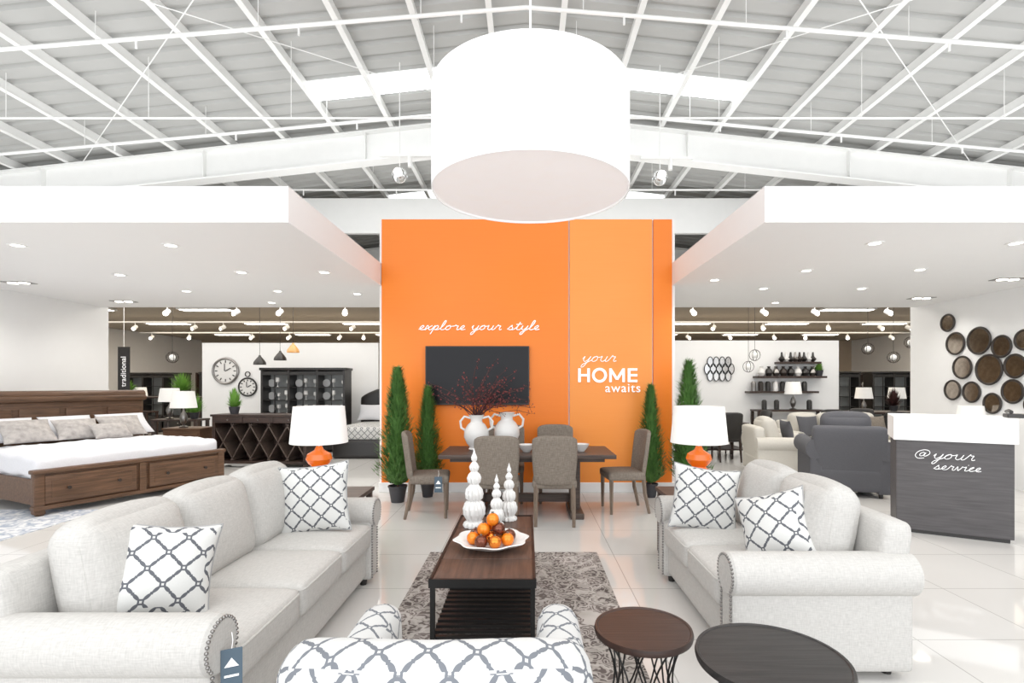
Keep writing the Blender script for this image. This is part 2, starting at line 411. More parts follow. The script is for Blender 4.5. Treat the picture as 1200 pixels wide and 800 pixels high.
# ---------------------------------------------------------------- patterned accent chair
o=thing('accent_chair','trellis patterned upholstered accent chair','chair',(-.23,1.62,0))
def arch(hw,drop):
    return lambda p:(p[0],p[1]+.10*(p[0]/hw)**2,p[2]-(drop*abs(p[0]/hw)**2.6 if p[2]>0 else 0))
M().rbox((0,-.36,.62),(.80,.18,.66),.08,(0,.02,.0),rot=R(.10,'X'),n=18,func=arch(.40,.06)).build('backrest',TREL2,o)
M().rbox((0,0,.28),(.74,.74,.26),.04).build('base',TREL2,o)
M().rbox((0,.04,.45),(.56,.66,.16),.05,(0,0,.03)).build('seat_cushion',TREL2,o)
for sx in (-1,1):
    M().rbox((sx*.355,.10,.42),(.17,.92,.52),.08).build('armrest',TREL2,o)
    for sy in (-1,1): M().cyl((sx*.3,sy*.3,.008),(sx*.3,sy*.3,.17),.018,.028).build('leg',DARKB,o)

# ---------------------------------------------------------------- rug, coffee table
tag(M().box((-.12,3.35,.004),(1.55,3.0,.008),.002).build('area_rug',RUG),'brown and cream damask area rug under the coffee table','rug')
tag(M().box((-6.2,5.75,.004),(1.9,1.5,.008),.002).build('area_rug',RUG2),'faded blue grey rug beside the bed','rug')
o=thing('coffee_table','rectangular plank topped coffee table with black metal frame','table',(-.245,3.6,.008))
m=M()
for i in range(4): m.box((0,-.7+.175+i*.35,.455),(.58,.345,.035),.003)
m.build('table_top',TABW,o)
m=M()
m.box((-.29,0,.455),(.016,1.42,.05)).box((.29,0,.455),(.016,1.42,.05)).box((0,-.705,.455),(.6,.016,.05)).box((0,.705,.455),(.6,.016,.05)); m.build('apron',BLACK,o)
for sx in (-1,1):
    for sy in (-1,1): M().box((sx*.28,sy*.69,.215),(.026,.026,.43)).build('leg',BLACK,o)
m=M(); m.box((-.28,0,.11),(.02,1.36,.03)).box((.28,0,.11),(.02,1.36,.03))
for i in range(20): m.box((0,-.66+i*.0695,.135),(.58,.03,.018))
m.build('slatted_shelf',BLACK,o)
ZT=.483
o=thing('platter','white scalloped ceramic platter on the coffee table','platter',(-.235,3.48,ZT))
M().lathe([(0,.0),(.10,.0),(.13,.01),(.22,.045),(.245,.06),(.235,.064),(.13,.022),(0,.014)],seg=64,func=lambda a,r,z:1+(.05*math.sin(8*a) if r>.2 else 0)).build('bowl',CERAM,o)
pts=[(-.12,-.02),(-.06,-.1),(.03,-.11),(.11,-.05),(.12,.04),(.05,.1),(-.04,.11),(-.11,.06),(0,0),(-.05,-.03,1),(.05,-.02,1),(.0,.06,1),(.01,-.02,2)]
mm=[ORN,BROWN,COPPER]
for i,p in enumerate(pts):
    lv=p[2] if len(p)>2 else 0; r=.043
    oo=thing('ball_ornament',('shiny orange','dark bronze','shiny copper')[i%3]+' ball ornament piled on the platter','ornament',(-.235+p[0],3.48+p[1],ZT+.022+lv*.062),group='ball ornaments on the platter')
    M().sph((0,0,r),r,16).build('ball',mm[i%3],oo); M().cyl((0,0,2*r-.003),(0,0,2*r+.008),.008,seg=8).build('cap',NAIL,oo)
def finial(loc,H,label):
    o=thing('finial_ornament',label,'ornament',loc,group='white finials'); k=H/.6
    pr=[(0,0),(.062,0),(.066,.015),(.06,.035),(.042,.045),(.055,.07),(.066,.1),(.068,.14),(.058,.18),(.036,.2),(.05,.215),(.055,.25),(.05,.285),(.032,.31),(.026,.325),(.038,.34),(.043,.37),(.034,.4),(.018,.42),(.026,.435),(.03,.455),(.02,.48),(.010,.495),(.017,.51),(.018,.53),(.008,.56),(0,.6)]
    M().lathe([(r*k*1.2,z*k) for r,z in pr],seg=60,func=lambda a,r,z:1+.10*math.sin(12*a+z*30)).build('turned_body',CERAM,o)
finial((-.40,3.98,ZT),.60,'tall white carved ceramic finial on the coffee table')
finial((-.14,4.17,ZT),.46,'short white carved ceramic finial on the coffee table')
finial((-.23,4.0,ZT),.40,'small white carved ceramic finial beside the tall one')

def nest(loc,r,h,mt,label):
    o=thing('side_table',label,'table',loc)
    M().lathe([(0,h-.03),(r,h-.03),(r+.004,h-.015),(r,h),(r-.01,h+.0),(r-.014,h-.004),(0,h-.004)],seg=64).build('table_top',mt,o)
    m=M(); rb=r*.82
    for z in (.008,h-.036): m.tube([(rb*math.cos(2*PI*i/40),rb*math.sin(2*PI*i/40),z) for i in range(40)],.006,6,True)
    n=10
    for i in range(n):
        for s2 in (-1,1):
            a=2*PI*i/n; pts=[]
            for t in range(9):
                u=t/8; aa=a+s2*(u)*.75; rr=rb*(1-.28*math.sin(PI*u))
                pts.append((rr*math.cos(aa),rr*math.sin(aa),.008+u*(h-.044)))
            m.tube(pts,.0045,5)
    m.build('wire_base',BLACK,o)
nest((.549,2.45,.008),.225,.42,WALN,'small round dark walnut topped table with black wire base')
nest((.965,2.05,.0),.285,.50,EBON,'larger round black topped table with wire base')

def endtable(loc,label):
    o=thing('end_table',label,'table',loc)
    M().box((0,0,.585),(.56,.56,.035),.004).build('table_top',DINW,o)
    M().box((0,0,.2),(.48,.48,.02)).build('shelf',DINW,o)
    for sx in (-1,1):
        for sy in (-1,1): M().box((sx*.24,sy*.24,.285),(.05,.05,.57),.004).build('leg',DINW,o)
endtable((-1.72,4.66,0),'dark wood end table at the end of the sofa'); endtable((1.50,4.66,0),'dark wood end table at the end of the loveseat')
def lamp(loc,label,basem,prof,sz0,sz1,r0,r1,rz=0,group=None):
    o=thing('table_lamp',label,'lamp',loc,rz,group)
    M().lathe(prof).build('lamp_base',basem,o)
    top=prof[-1][1]
    M().cyl((0,0,top-.005),(0,0,sz1-.02),.008).build('pole',CHROME,o)
    m=M(); m.lathe([(r0,sz0),(r1,sz1),(r1-.006,sz1),(r0-.006,sz0),(r0,sz0)],seg=48)
    for i in range(3): m.cyl((0,0,sz1-.03),(r1*math.cos(i*2.09)*.98,r1*math.sin(i*2.09)*.98,sz1-.01),.003,seg=5)
    m.build('lamp_shade',SHADE,o); return o
gourd=[(0,0),(.075,0),(.08,.02),(.06,.03),(.12,.06),(.155,.10),(.16,.14),(.13,.19),(.065,.225),(.06,.24),(.09,.265),(.112,.305),(.10,.35),(.04,.385),(.025,.42),(0,.42)]
lamp((-1.84,4.62,.603),'orange gourd lamp with white shade beside the sofa',ORC,gourd,.45,.77,.245,.215)
lamp((1.53,4.62,.603),'orange gourd lamp with white shade beside the loveseat',ORC,gourd,.45,.77,.245,.215)

# ---------------------------------------------------------------- dining set
o=thing('dining_table','dark plank trestle dining table','table',(.01,6.4,0))
m=M()
for i in range(5): m.box((0,-.45+.09+i*.18,.735),(2.04,.178,.045),.003)
m.box((0,0,.69),(1.8,.7,.05)); m.build('table_top',DINW,o)
for sx in (-1,1):
    M().box((sx*.58,0,.36),(.12,.2,.62),.006).build('leg',DINW,o); M().box((sx*.58,0,.035),(.16,.74,.07),.01).build('foot',DINW,o)
M().box((0,0,.18),(1.1,.06,.10),.005).build('stretcher',DINW,o)
def dchair(loc,rz,label,fab,lm,group='dining chairs around the table'):
    o=thing('dining_chair',label,'chair',loc,rz,group)
    M().rbox((0,.01,.455),(.50,.46,.10),.035,(0,0,.015)).build('seat',fab,o)
    def f(p):
        return (p[0]*(1-.10*max(0,-p[2]+.0)/.3),p[1]-.05*(1-(p[0]/.25)**2),p[2]-(.05*(p[0]/.25)**4 if p[2]>0 else 0))
    M().rbox((0,-.22,.735),(.50,.055,.56),.026,rot=R(.13,'X'),n=12,func=f).build('backrest',fab,o)
    for sx in (-1,1):
        M().tube([(sx*.215,.2,0),(sx*.215,.2,.42)],[.018,.027],4).build('leg',lm,o)
        M().tube([(sx*.21,-.27,0),(sx*.21,-.215,.25),(sx*.205,-.2,.45)],[.018,.024,.027],4).build('leg',lm,o)
    return o
c0=dchair((-.33,5.98,0),0,'taupe upholstered dining chair with grey oak legs tucked at the table',TWEED,LEGW)
dup(c0,(.32,5.98,0),-.04); dup(c0,(-.28,7.03,0),PI); dup(c0,(.40,7.03,0),PI)
dup(c0,(-1.17,6.28,0),-PI/2+.12,'taupe upholstered dining chair at the table end with a tag')
dup(c0,(1.20,6.5,0),PI/2+.1,'taupe upholstered dining chair pulled out at the table end')
htag((-1.02,6.02,.50),(0,0,0),'slate tag hanging from the dining chair seat',1.2)
def jug(loc,k,label,rz=0):
    o=thing('jug',label,'vase',loc,rz)
    pr=[(0,0),(.09,0),(.1,.01),(.08,.03),(.12,.08),(.155,.16),(.15,.24),(.11,.31),(.075,.34),(.07,.37),(.085,.41),(.1,.43),(.092,.43),(.062,.37),(.0,.34)]
    M().lathe([(r*k,z*k) for r,z in pr],func=lambda a,r,z:1+.015*math.sin(14*a)).build('body',CERAM,o)
    for s in (-1,1):
        M().tube([(s*k*(.075+.0),0,k*.39),(s*k*.15,0,k*.41),(s*k*.2,0,k*.35),(s*k*.19,0,k*.27),(s*k*.14,0,k*.24)],.014*k,8).build('handle',CERAM,o)
jug((-.62,6.45,.76),1.0,'white ribbed ceramic jug holding dark red branches')
jug((-.25,6.6,.76),1.05,'white two handled ceramic urn on the dining table')
o=thing('berry_branches','bunch of dark red berry branches in a white jug','plant',(-.62,6.45,1.12))
m=M(); mb=M()
for i in range(34):
    a=random.uniform(0,2*PI); L=random.uniform(.35,.72); sp=random.uniform(.2,1.2)
    pts=[Vector((0,0,0))]; d=Vector((math.cos(a)*sp*.6,math.sin(a)*sp*.3,1)).normalized()
    for s in range(6):
        d=(d+Vector((random.uniform(-.3,.3)+(.12 if d.x>0 else -.04),random.uniform(-.15,.15),random.uniform(-.25,.1)))).normalized(); pts.append(pts[-1]+d*L/5)
    m.tube(pts,[.006,.005,.005,.004,.004,.003,.002],4)
    for s in range(2,7):
        for r in range(2):
            q=pts[s]+Vector([random.uniform(-.04,.04) for _ in range(3)]); m.tube([pts[s],q],.0022,3); mb.sph(q,random.uniform(.006,.011),6)
for zz in (.12,.2,.05):
    pts=[Vector((0,0,.02)),Vector((.12,0,.08+zz)),Vector((.3,-.02,.05+zz)),Vector((.5,-.03,.08+zz)),Vector((.66,-.03,.04+zz))]
    m.tube(pts,.003,4)
    for p in pts[1:]:
        for r in range(5):
            q=p+Vector([random.uniform(-.06,.06) for _ in range(3)]); m.tube([p,q],.0018,3); mb.sph(q,.007,6)
m.build('twigs',TWIG,o); bb=mb.build('berries',BERRY,o); bb['kind']='stuff'
o=thing('bowl','small white bowl on the dining table','bowl',(.66,6.3,.758))
M().lathe([(0,0),(.04,0),(.08,.05),(.1,.09),(.094,.09),(.07,.04),(0,.01)]).build('body',CERAM,o)
dup(o,(.0,6.25,.758)).__setitem__('label','small white serving bowl at the middle of the table')

# ---------------------------------------------------------------- cypress trees
o=thing('potted_cypress','tall narrow potted cypress beside the orange wall','plant',(-1.72,6.95,0),group='potted cypress trees')
M().lathe([(0,0),(.085,0),(.12,.2),(.128,.2),(.128,.22),(.115,.22),(.11,.19),(0,.19)]).build('pot',POT,o)
M().cyl((0,0,.18),(0,0,1.5),.015,.006).build('trunk',TRUNK,o)
def rad(t): return .27*min(1,(t/.12)**.6 if t>0 else 0)*(1-t)**.7+.008
m=M(); m.lathe([(0,.27)]+[(rad(t/10)*.5,.25+1.5*t/10) for t in range(1,10)]+[(0,1.70)],seg=12)
for i in range(7000):
    t=random.random()**1.35; a=random.uniform(0,2*PI); z=.23+1.53*t; r=rad(t)*random.uniform(.45,1.0)*(1+.3*math.sin(5*a+9*t)*math.sin(14*t+a))
    p=Vector((r*math.cos(a),r*math.sin(a),z)); d=Vector((math.cos(a)*.7,math.sin(a)*.7,random.uniform(.4,1.2))).normalized()
    s=Vector((-math.sin(a),math.cos(a),random.uniform(-.5,.5))).normalized()*random.uniform(.006,.012); L=random.uniform(.04,.12)
    vs=[m.bm.verts.new(p-s),m.bm.verts.new(p+s),m.bm.verts.new(p+d*L)]; m.bm.faces.new(vs)
m.fin(0,False); m.build('foliage',LEAF,o,recalc=False)
dup(o,(-1.38,7.27,0),1,'shorter potted cypress beside the orange wall',(.8,.8,.86))
dup(o,(1.73,7.25,0),2,'shorter potted cypress beside the orange wall',(.8,.8,.87))
dup(o,(2.18,7.0,0),3,'tall potted cypress at the orange wall corner',(1,1,1.05))

# ---------------------------------------------------------------- tv and lettering
o=thing('television','black flat screen television mounted on the orange wall','television',(-.71,7.578,1.27))
M().box((0,-.05,.425),(1.5,.045,.85),.006).build('casing',DARKB,o)
M().box((0,-.075,.43),(1.47,.004,.815)).build('screen',SCREEN,o)
M().box((0,-.015,.42),(.5,.03,.4)).build('wall_bracket',DARKB,o)
M().box((.0,-.077,.014),(.06,.002,.008)).build('badge',CHROME,o)
G={
'e':([(0,.1),(.35,.4),(.52,.8),(.35,1),(.12,.65),(.15,.2),(.42,0),(.8,.15)],.8,[]),
'x':([(0,.5),(.12,.95),(.3,.85),(.5,.15),(.7,0),(.9,.15)],.9,[[(.78,1),(.4,.5),(.02,-.05)]]),
'p':([(0,.1),(.28,1),(.2,0),(.08,-1),(.2,0),(.32,.7),(.58,1),(.75,.6),(.55,.08),(.35,.1),(.6,.02),(.95,.15)],.95,[]),
'l':([(0,.1),(.4,1.1),(.5,2),(.32,2.1),(.2,1.2),(.2,.2),(.4,0),(.7,.15)],.7,[]),
'o':([(0,.1),(.2,.7),(.5,1),(.18,.75),(.15,.2),(.42,0),(.7,.35),(.62,.9),(.5,.98),(.7,.8),(1,.85)],1.0,[]),
'r':([(0,.3),(.22,.95),(.3,1.15),(.4,.9),(.65,.9),(.6,.35),(.72,0),(.95,.15)],.95,[]),
'y':([(0,.5),(.15,1),(.15,.3),(.4,0),(.7,.45),(.82,1),(.7,0),(.45,-1),(.22,-1.05),(.3,-.5),(1,.15)],1.0,[]),
'u':([(0,.6),(.15,1),(.15,.3),(.4,0),(.65,.3),(.75,1),(.7,.2),(.85,0),(1.05,.2)],1.05,[]),
's':([(0,.1),(.4,1.05),(.45,.75),(.65,.35),(.45,0),(.15,.1),(.5,.02),(.9,.15)],.9,[]),
't':([(0,.1),(.35,1.1),(.42,1.8),(.3,.9),(.3,.2),(.5,0),(.8,.15)],.8,[[(0,1.25),(.75,1.35)]]),
'v':([(0,.6),(.15,1),(.3,.3),(.42,0),(.65,.6),(.72,1),(.95,.85)],.95,[]),
'i':([(0,.1),(.25,1),(.25,.2),(.4,0),(.65,.15)],.65,[[(.34,1.45),(.37,1.55)]]),
'c':([(0,.1),(.5,.9),(.35,1),(.1,.6),(.2,.1),(.45,0),(.8,.2)],.8,[]),
'@':([(.95,.9),(.75,1.15),(.5,.8),(.6,.4),(.85,.5),(1.0,1.1),(.95,.5),(1.15,.4),(1.4,.9),(1.2,1.5),(.7,1.7),(.2,1.3),(.1,.5),(.5,-.1),(1.1,0)],1.9,[]),
}
def cr(pts,n=5):
    P=[pts[0]]+pts+[pts[-1]]; out=[]
    for i in range(1,len(P)-2):
        for k in range(n):
            t=k/n; o=[]
            for c in range(2):
                a,b,c2,d=P[i-1][c],P[i][c],P[i+1][c],P[i+2][c]
                o.append(.5*(2*b+(c2-a)*t+(2*a-5*b+4*c2-d)*t*t+(3*b-a-3*c2+d)*t**3))
            out.append(o)
    out.append(P[-2]); return out
def script(name,text,loc,rz,sx,sz,r,label,mat=LETTER,shear=.45):
    m=M(); x=0
    def tr(p): return ((p[0]+shear*p[1]*sz/sx)*sx,0,p[1]*sz)
    for word in text.split(' '):
        main=[]
        for ch in word:
            s,adv,ex=G[ch]
            if ch=='@': m.tube([tr(p) for p in cr([(a+x,b) for a,b in s])],r,5); x+=adv; continue
            main+=[(a+x,b) for a,b in (s if not main else s[1:])]
            for e in ex: m.tube([tr(p) for p in cr([(a+x,b) for a,b in e])],r,5)
            x+=adv
        m.tube([tr(p) for p in cr(main)],r,5); x+=.75
    return tag(m.build(name,mat,None,loc,(0,0,rz)),label,'sign')
script('wall_lettering','explore your style',(-1.57,7.565,2.36),0,.111,.062,.0065,'white script lettering reading explore your style')
script('wall_lettering','your',(.80,7.565,1.90),0,.125,.075,.0055,'white script lettering reading your')
def text(name,s,loc,rot,size,ext,label,mat=LETTER,bold=0,sp=1):
    cu=bpy.data.curves.new(name,'FONT'); cu.body=s; cu.size=size; cu.extrude=ext; cu.offset=bold; cu.space_character=sp
    t=bpy.data.objects.new(name,cu); C.objects.link(t); bpy.context.view_layer.update()
    me=bpy.data.meshes.new_from_object(t.evaluated_get(bpy.context.evaluated_depsgraph_get())); bpy.data.objects.remove(t)
    me.materials.clear(); me.materials.append(mat); o=bpy.data.objects.new(name,me); C.objects.link(o); o.location=loc; o.rotation_euler=rot
    return tag(o,label,'sign')
def bar(m,x0,z0,x1,z1,w=.038):
    d=Vector((x1-x0,0,z1-z0)); a=-math.atan2(d.z,d.x)
    m.box(((x0+x1)/2,0,(z0+z1)/2),(d.length+(w if abs(d.x)<1e-6 or abs(d.z)<1e-6 else 0)*.0,.02,w),0,R(a,'Y'))
m=M(); H_=.20
bar(m,.019,0,.019,H_); bar(m,.151,0,.151,H_); bar(m,.02,H_/2,.15,H_/2,.034)
cx=.31; n_=36; ro,ri=.108,.070
vo=[m.bm.verts.new((cx+ro*math.cos(2*PI*i/n_),y_,H_/2+ro*math.sin(2*PI*i/n_))) for y_ in (-.01,.01) for i in range(n_)]
vi=[m.bm.verts.new((cx+ri*math.cos(2*PI*i/n_),y_,H_/2+ri*math.sin(2*PI*i/n_))) for y_ in (-.01,.01) for i in range(n_)]
for i in range(n_):
    j=(i+1)%n_
    m.bm.faces.new((vo[i],vo[j],vi[j],vi[i])); m.bm.faces.new((vo[n_+i],vi[n_+i],vi[n_+j],vo[n_+j]))
    m.bm.faces.new((vo[i],vo[n_+i],vo[n_+j],vo[j])); m.bm.faces.new((vi[i],vi[j],vi[n_+j],vi[n_+i]))
m.fin(0,False)
X=.47; bar(m,X,0,X,H_,.036); bar(m,X+.19,0,X+.19,H_,.036); bar(m,X+.0,H_-.01,X+.095,.04,.036); bar(m,X+.19,H_-.01,X+.095,.04,.036)
X=.74; bar(m,X,0,X,H_)
for z in (.017,.10,.183): bar(m,X,z,X+.12,z,.034)
tag(m.build('wall_lettering',LETTER,None,(.75,7.565,1.60)),'bold white capitals reading HOME','sign')
text('wall_lettering','awaits',(1.14,7.565,1.455),(PI/2,0,0),.185,.01,'thin white lettering reading awaits',sp=1.12)

# ---------------------------------------------------------------- bed
ang=math.atan2(2.1,1.02)
o=thing('bed','king size brown wood storage bed with white bedding','bed',(-5.28,7.15,0),ang)
W=2.30
m=M(); m.box((0,.04,.30),(W,.07,.42),.008).box((0,.02,.53),(W+.06,.13,.05),.015).box((0,.02,.10),(W+.04,.11,.05),.01)
m.box((-W/2+.04,.02,.28),(.1,.1,.5),.01).box((W/2-.04,.02,.28),(.1,.1,.5),.01).box((0,.0,.30),(.08,.06,.4),.006); m.build('footboard',BEDW,o)
for sx in (-1,1):
    dr=M(); dr.box((sx*.57,-.012,.31),(.98,.04,.33),.01).box((sx*.57,-.034,.31),(.86,.012,.21),.004); do=dr.build('drawer',BEDW,o)
    for s2 in (-1,1): M().cyl((sx*.57+s2*.27,-.075,.31),(sx*.57+s2*.27,-.035,.31),.022,.012).build('knob',BRONZ,do)
    M().box((sx*(W/2-.04),1.12,.28),(.05,2.1,.30),.008).build('side_rail',BEDW,o)
    for y in (.03,2.18): M().lathe([(0,0),(.035,0),(.055,.03),(.05,.06),(.03,.08),(.045,.1),(0,.1)],(sx*(W/2-.06),y,0)).build('foot',BEDW,o)
m=M(); m.box((0,2.2,.72),(W,.08,1.24),.01).box((0,2.17,1.34),(W+.08,.14,.09),.035)
m.cyl((-W/2-.04,2.24,1.39),(W/2+.04,2.24,1.39),.08,seg=24)
for i in range(4): m.box((-W/2+.31+i*.56,2.145,.95),(.48,.03,.5),.012)
m.build('headboard',BEDW,o)
M().rbox((0,1.1,.48),(W-.18,2.04,.36),.07).build('mattress',MATT,o)
def drape(p): return (p[0],p[1],p[2]+.008*math.sin(p[0]*9+p[1]*4)+(.012*math.sin(p[0]*17+p[1]*13)))
M().rbox((0,.84,.57),(W-.06,1.58,.28),.07,(0,0,.05),n=22,func=drape).build('duvet',MATT,o)
Rb=Matrix.Rotation(ang,4,'Z'); org=Vector((-5.28,7.15,0))
def onbed(x,y,z): return tuple(org+(Rb@Vector((x,y,z))))
for i,(x,y,w,h,mt,lb) in enumerate(((-.74,1.90,.72,.48,MATT,'white sleeping pillow on the bed'),(0,1.90,.68,.48,MATT,'white sleeping pillow on the bed'),(.74,1.90,.72,.48,MATT,'white sleeping pillow on the bed'),
    (-.62,1.62,.6,.45,FUR,'grey faux fur cushion on the bed'),(-.05,1.58,.55,.42,FUR,'grey faux fur cushion on the bed'),(.55,1.62,.6,.45,FUR,'grey faux fur cushion on the bed'),(.25,1.30,.5,.3,FUR,'small grey faux fur cushion on the bed'))):
    pillow('pillow',lb,mt,onbed(x,y,.77+h/2*.62),(-.85,0,ang+random.uniform(-.1,.1)),w,h,.2,'pillow','pillows on the bed')

def cabinet(loc,w,dp,h,label,mt,rz=0,rows=2,cols=1):
    o=thing('nightstand' if w<.8 else 'dresser',label,'cabinet',loc,rz)
    M().box((0,0,h/2+.03),(w,dp,h-.06),.006).build('body',mt,o); M().box((0,0,h-.0),(w+.04,dp+.03,.03),.006).build('top',mt,o)
    rh=(h-.14)/rows; cw=w/cols
    for i in range(rows):
        for j in range(cols):
            x=-w/2+cw*(j+.5); d_=M().box((x,-dp/2-.008,.1+rh*(i+.5)),(cw-.05,.02,rh-.03),.004).build('drawer',mt,o)
            M().sph((x,-dp/2-.03,.1+rh*(i+.5)),.015,8).build('knob',NAIL,d_)
    for sx in(-1,1):
        for sy in (-1,1): M().cyl((sx*(w/2-.04),sy*(dp/2-.04),0),(sx*(w/2-.04),sy*(dp/2-.04),.08),.02,.03).build('leg',mt,o)
    return o
cabinet((-6.55,10.1,0),.7,.45,.72,'brown wood nightstand beside the bed',BEDW)
slim=[(0,0),(.08,0),(.085,.02),(.02,.04),(.05,.1),(.07,.18),(.05,.26),(.015,.32),(.01,.36),(0,.36)]
lamp((-6.62,10.05,.735),'white shaded lamp on the nightstand',NAIL,slim,.38,.70,.23,.18)

o=thing('wine_console','espresso wood buffet with diamond lattice wine storage','cabinet',(-5.0,10.0,0),-.08)
m=M(); w,h,dp=1.85,1.0,.48
m.box((0,0,h-.02),(w+.06,dp+.04,.04),.006).box((0,0,.1),(w,dp,.05)).box((-w/2+.03,0,.5),(.06,dp,.95)).box((w/2-.03,0,.5),(.06,dp,.95)).box((0,dp/2-.01,.5),(w,.02,.9))
m.box((0,-.02,.90),(w-.06,dp-.04,.12)); m.build('body',DARKW,o)
for j in range(3):
    d_=M().box((-.6+.6*j,-dp/2-.005,.90),(.56,.02,.11),.004).build('drawer',DARKW,o); M().sph((-.6+.6*j,-dp/2-.03,.90),.014,8).build('knob',NAIL,d_)
m=M()
for i in range(5):
    cx=-.72+.36*i
    for s in (-1,1): m.box((cx,-.02,.48),(.80,dp-.08,.022),0,R(s*PI*.33,'Y'))
m.build('lattice',DINW,o)
for sx in (-1,1): M().box((sx*.88,-.18,.045),(.07,.07,.09)).build('leg',DARKW,o)
o=thing('display_cabinet','black open display cabinet with glassware shelves','cabinet',(-5.15,12.2,0),group='black display cabinets'); w,h=1.95,1.95; dcab=o
m=M(); m.box((0,.2,h/2),(w,.03,h)).box((0,0,h-.03),(w+.06,.46,.06),.01).box((0,0,.3),(w,.44,.5),.01)
for x in (-w/2+.03,-.33,.33,w/2-.03): m.box((x,0,h/2),(.05,.44,h-.04))
for x in (-.655,0,.655): m.box((x,-.2,1.82),(.6,.03,.08)).box((x,-.2,1.2),(.02,.02,1.3))
m.build('body',DARKB,o)
M().box((0,.175,1.2),(w-.08,.012,1.3)).build('back_panel',CABB,o)  # lit look of the interior put into the panel's grey
for z in (.9,1.2,1.5): M().box((0,.0,z),(w-.06,.34,.012)).build('shelf',DARKB,o)
for sx in (-.64,0,.64):
    d_=M().box((sx,-.225,.3),(.56,.02,.42),.004).build('door',DARKB,o); M().sph((sx+.2,-.245,.3),.014,8).build('handle',CHROME,d_)
gl=tag(M().lathe([(0,0),(.03,0),(.006,.01),(.006,.07),(.04,.1),(.038,.17),(0,.11)],seg=12).build('wine_glass',CERAM,None,(-6,12.15,.91)),'pale glass goblet on the display shelf','glass','glassware in the display cabinet')
pl=tag(M().cyl((0,0,.09),(0,.02,.09),.09,seg=20).build('plate',CERAM,None,(-5.9,12.3,.91)),'white plate standing on the display shelf','plate','plates in the display cabinet')
for z in (.907,1.207,1.507):
    for i in range(9):
        x=-6.0+i*.215
        if (i+int(z*10))%3==0: dup(pl,(x,12.26,z))
        else: dup(gl,(x,12.12+random.uniform(-.03,.05),z),scale=random.uniform(.8,1.3))
bpy.data.objects.remove(gl); bpy.data.objects.remove(pl)
for p in ((8.9,15.6,0),(11.2,15.6,0),(-9.2,16.4,0),(-12.2,17.2,0)): dup(dcab,p,0,'black display cabinet in the rear showroom')
o=thing('bed','black tufted bed with arched headboard','bed',(-3.35,11.9,0))
M().rbox((0,1.0,.75),(1.5,.14,1.5),.06,n=12,func=lambda p:(p[0],p[1],p[2]-(.25*(p[0]/.75)**2 if p[2]>0 else 0))).build('headboard',DARKB,o)
M().rbox((0,0,.2),(1.5,1.9,.4),.05).build('base',DARKB,o); M().rbox((0,0,.52),(1.44,1.86,.28),.08,(0,0,.03)).build('mattress',TREL,o)
pillow('pillow','white pillow on the black bed',MATT,(-3.7,12.40,.90),(-.5,0,0),.6,.42,.18,'pillow'); pillow('pillow','white pillow on the black bed',MATT,(-3.0,12.40,.90),(-.5,0,0),.6,.42,.18,'pillow')

def clock(loc,r,label,fr):
    o=thing('wall_clock',label,'clock',loc)
    M().cyl((0,0,0),(0,-.03,0),r,seg=40).build('face',CERAM,o)
    M().tube([(r*math.cos(2*PI*i/40),-.03,r*math.sin(2*PI*i/40)) for i in range(40)],.03*r/.3,8,True).build('rim',fr,o)
    m=M()
    for i in range(12):
        a=i*PI/6; m.box((r*.75*math.cos(a),-.034,r*.75*math.sin(a)),(r*.2,.006,.025),0,R(-a,'Y'))
    m.build('numerals',DARKB,o)
    m=M(); m.box((r*.2,-.04,r*.1),(r*.5,.006,.02),0,R(-.5,'Y')).box((-.02,-.042,r*.3),(.02,.006,r*.6)); m.build('hands',DARKB,o)
    return o
clock((-7.5,13.0,1.90),.31,'large round white faced clock with grey rim on the partition',NAIL)
oc=clock((-6.95,13.0,1.50),.22,'black framed lantern style clock on the partition',DARKB)
M().tube([(.06*math.cos(2*PI*i/20),-.03,.32+.06*math.sin(2*PI*i/20)) for i in range(20)],.012,6,True).build('hanging_ring',DARKB,oc)

def bush(loc,r,h,label,pm=POT,mt=LEAF2):
    o=thing('potted_plant',label,'plant',loc); M().lathe([(0,0),(.07,0),(.1,.14),(.09,.14),(0,.12)]).build('pot',pm,o)
    m=M()
    for i in range(420):
        a=random.uniform(0,2*PI); e=random.uniform(.1,1.5); L=random.uniform(.5,1)*h
        p=Vector((0,0,.12)); q=p+Vector((math.cos(a)*math.cos(e)*r*L/h,math.sin(a)*math.cos(e)*r*L/h,math.sin(e)*L)); s=Vector((-math.sin(a),math.cos(a),0))*.012
        mid=p.lerp(q,.6); m.bm.faces.new([m.bm.verts.new(p),m.bm.verts.new(mid-s),m.bm.verts.new(q),m.bm.verts.new(mid+s)])
    m.fin(0,False); m.build('leaves',mt,o,recalc=False); return o
def pedtable(loc,w,dp,h,label,mt=DARKW,name='console_table'):
    o=thing(name,label,'table',loc); M().box((0,0,h-.02),(w,dp,.04),.004).build('table_top',mt,o)
    for sx in (-1,1):
        for sy in (-1,1): M().box((sx*(w/2-.04),sy*(dp/2-.04),h/2-.02),(.06,.06,h-.04)).build('leg',mt,o)
    M().box((0,0,.2),(w-.08,dp-.06,.03)).build('shelf',mt,o); return o
pedtable((-9.6,13.6,0),2.4,.5,1.25,'tall dark wood display console behind the bed')
bush((-9.0,13.6,1.25),.45,.55,'leafy bright green plant on the tall console'); bush((-10.4,13.6,1.25),.3,.35,'small green plant on the tall console')
bush((-5.6,9.98,1.0),.2,.42,'bright green grass plant on the lattice buffet')
pedtable((-7.7,11.6,0),1.0,.5,.8,'dark wood console between bed and buffet')
lamp((-7.95,11.6,.8),'small lamp with white shade on a dark console',NAIL,slim,.38,.68,.22,.18)
bush((-7.4,11.6,.8),.3,.5,'leafy green plant on a dark console')

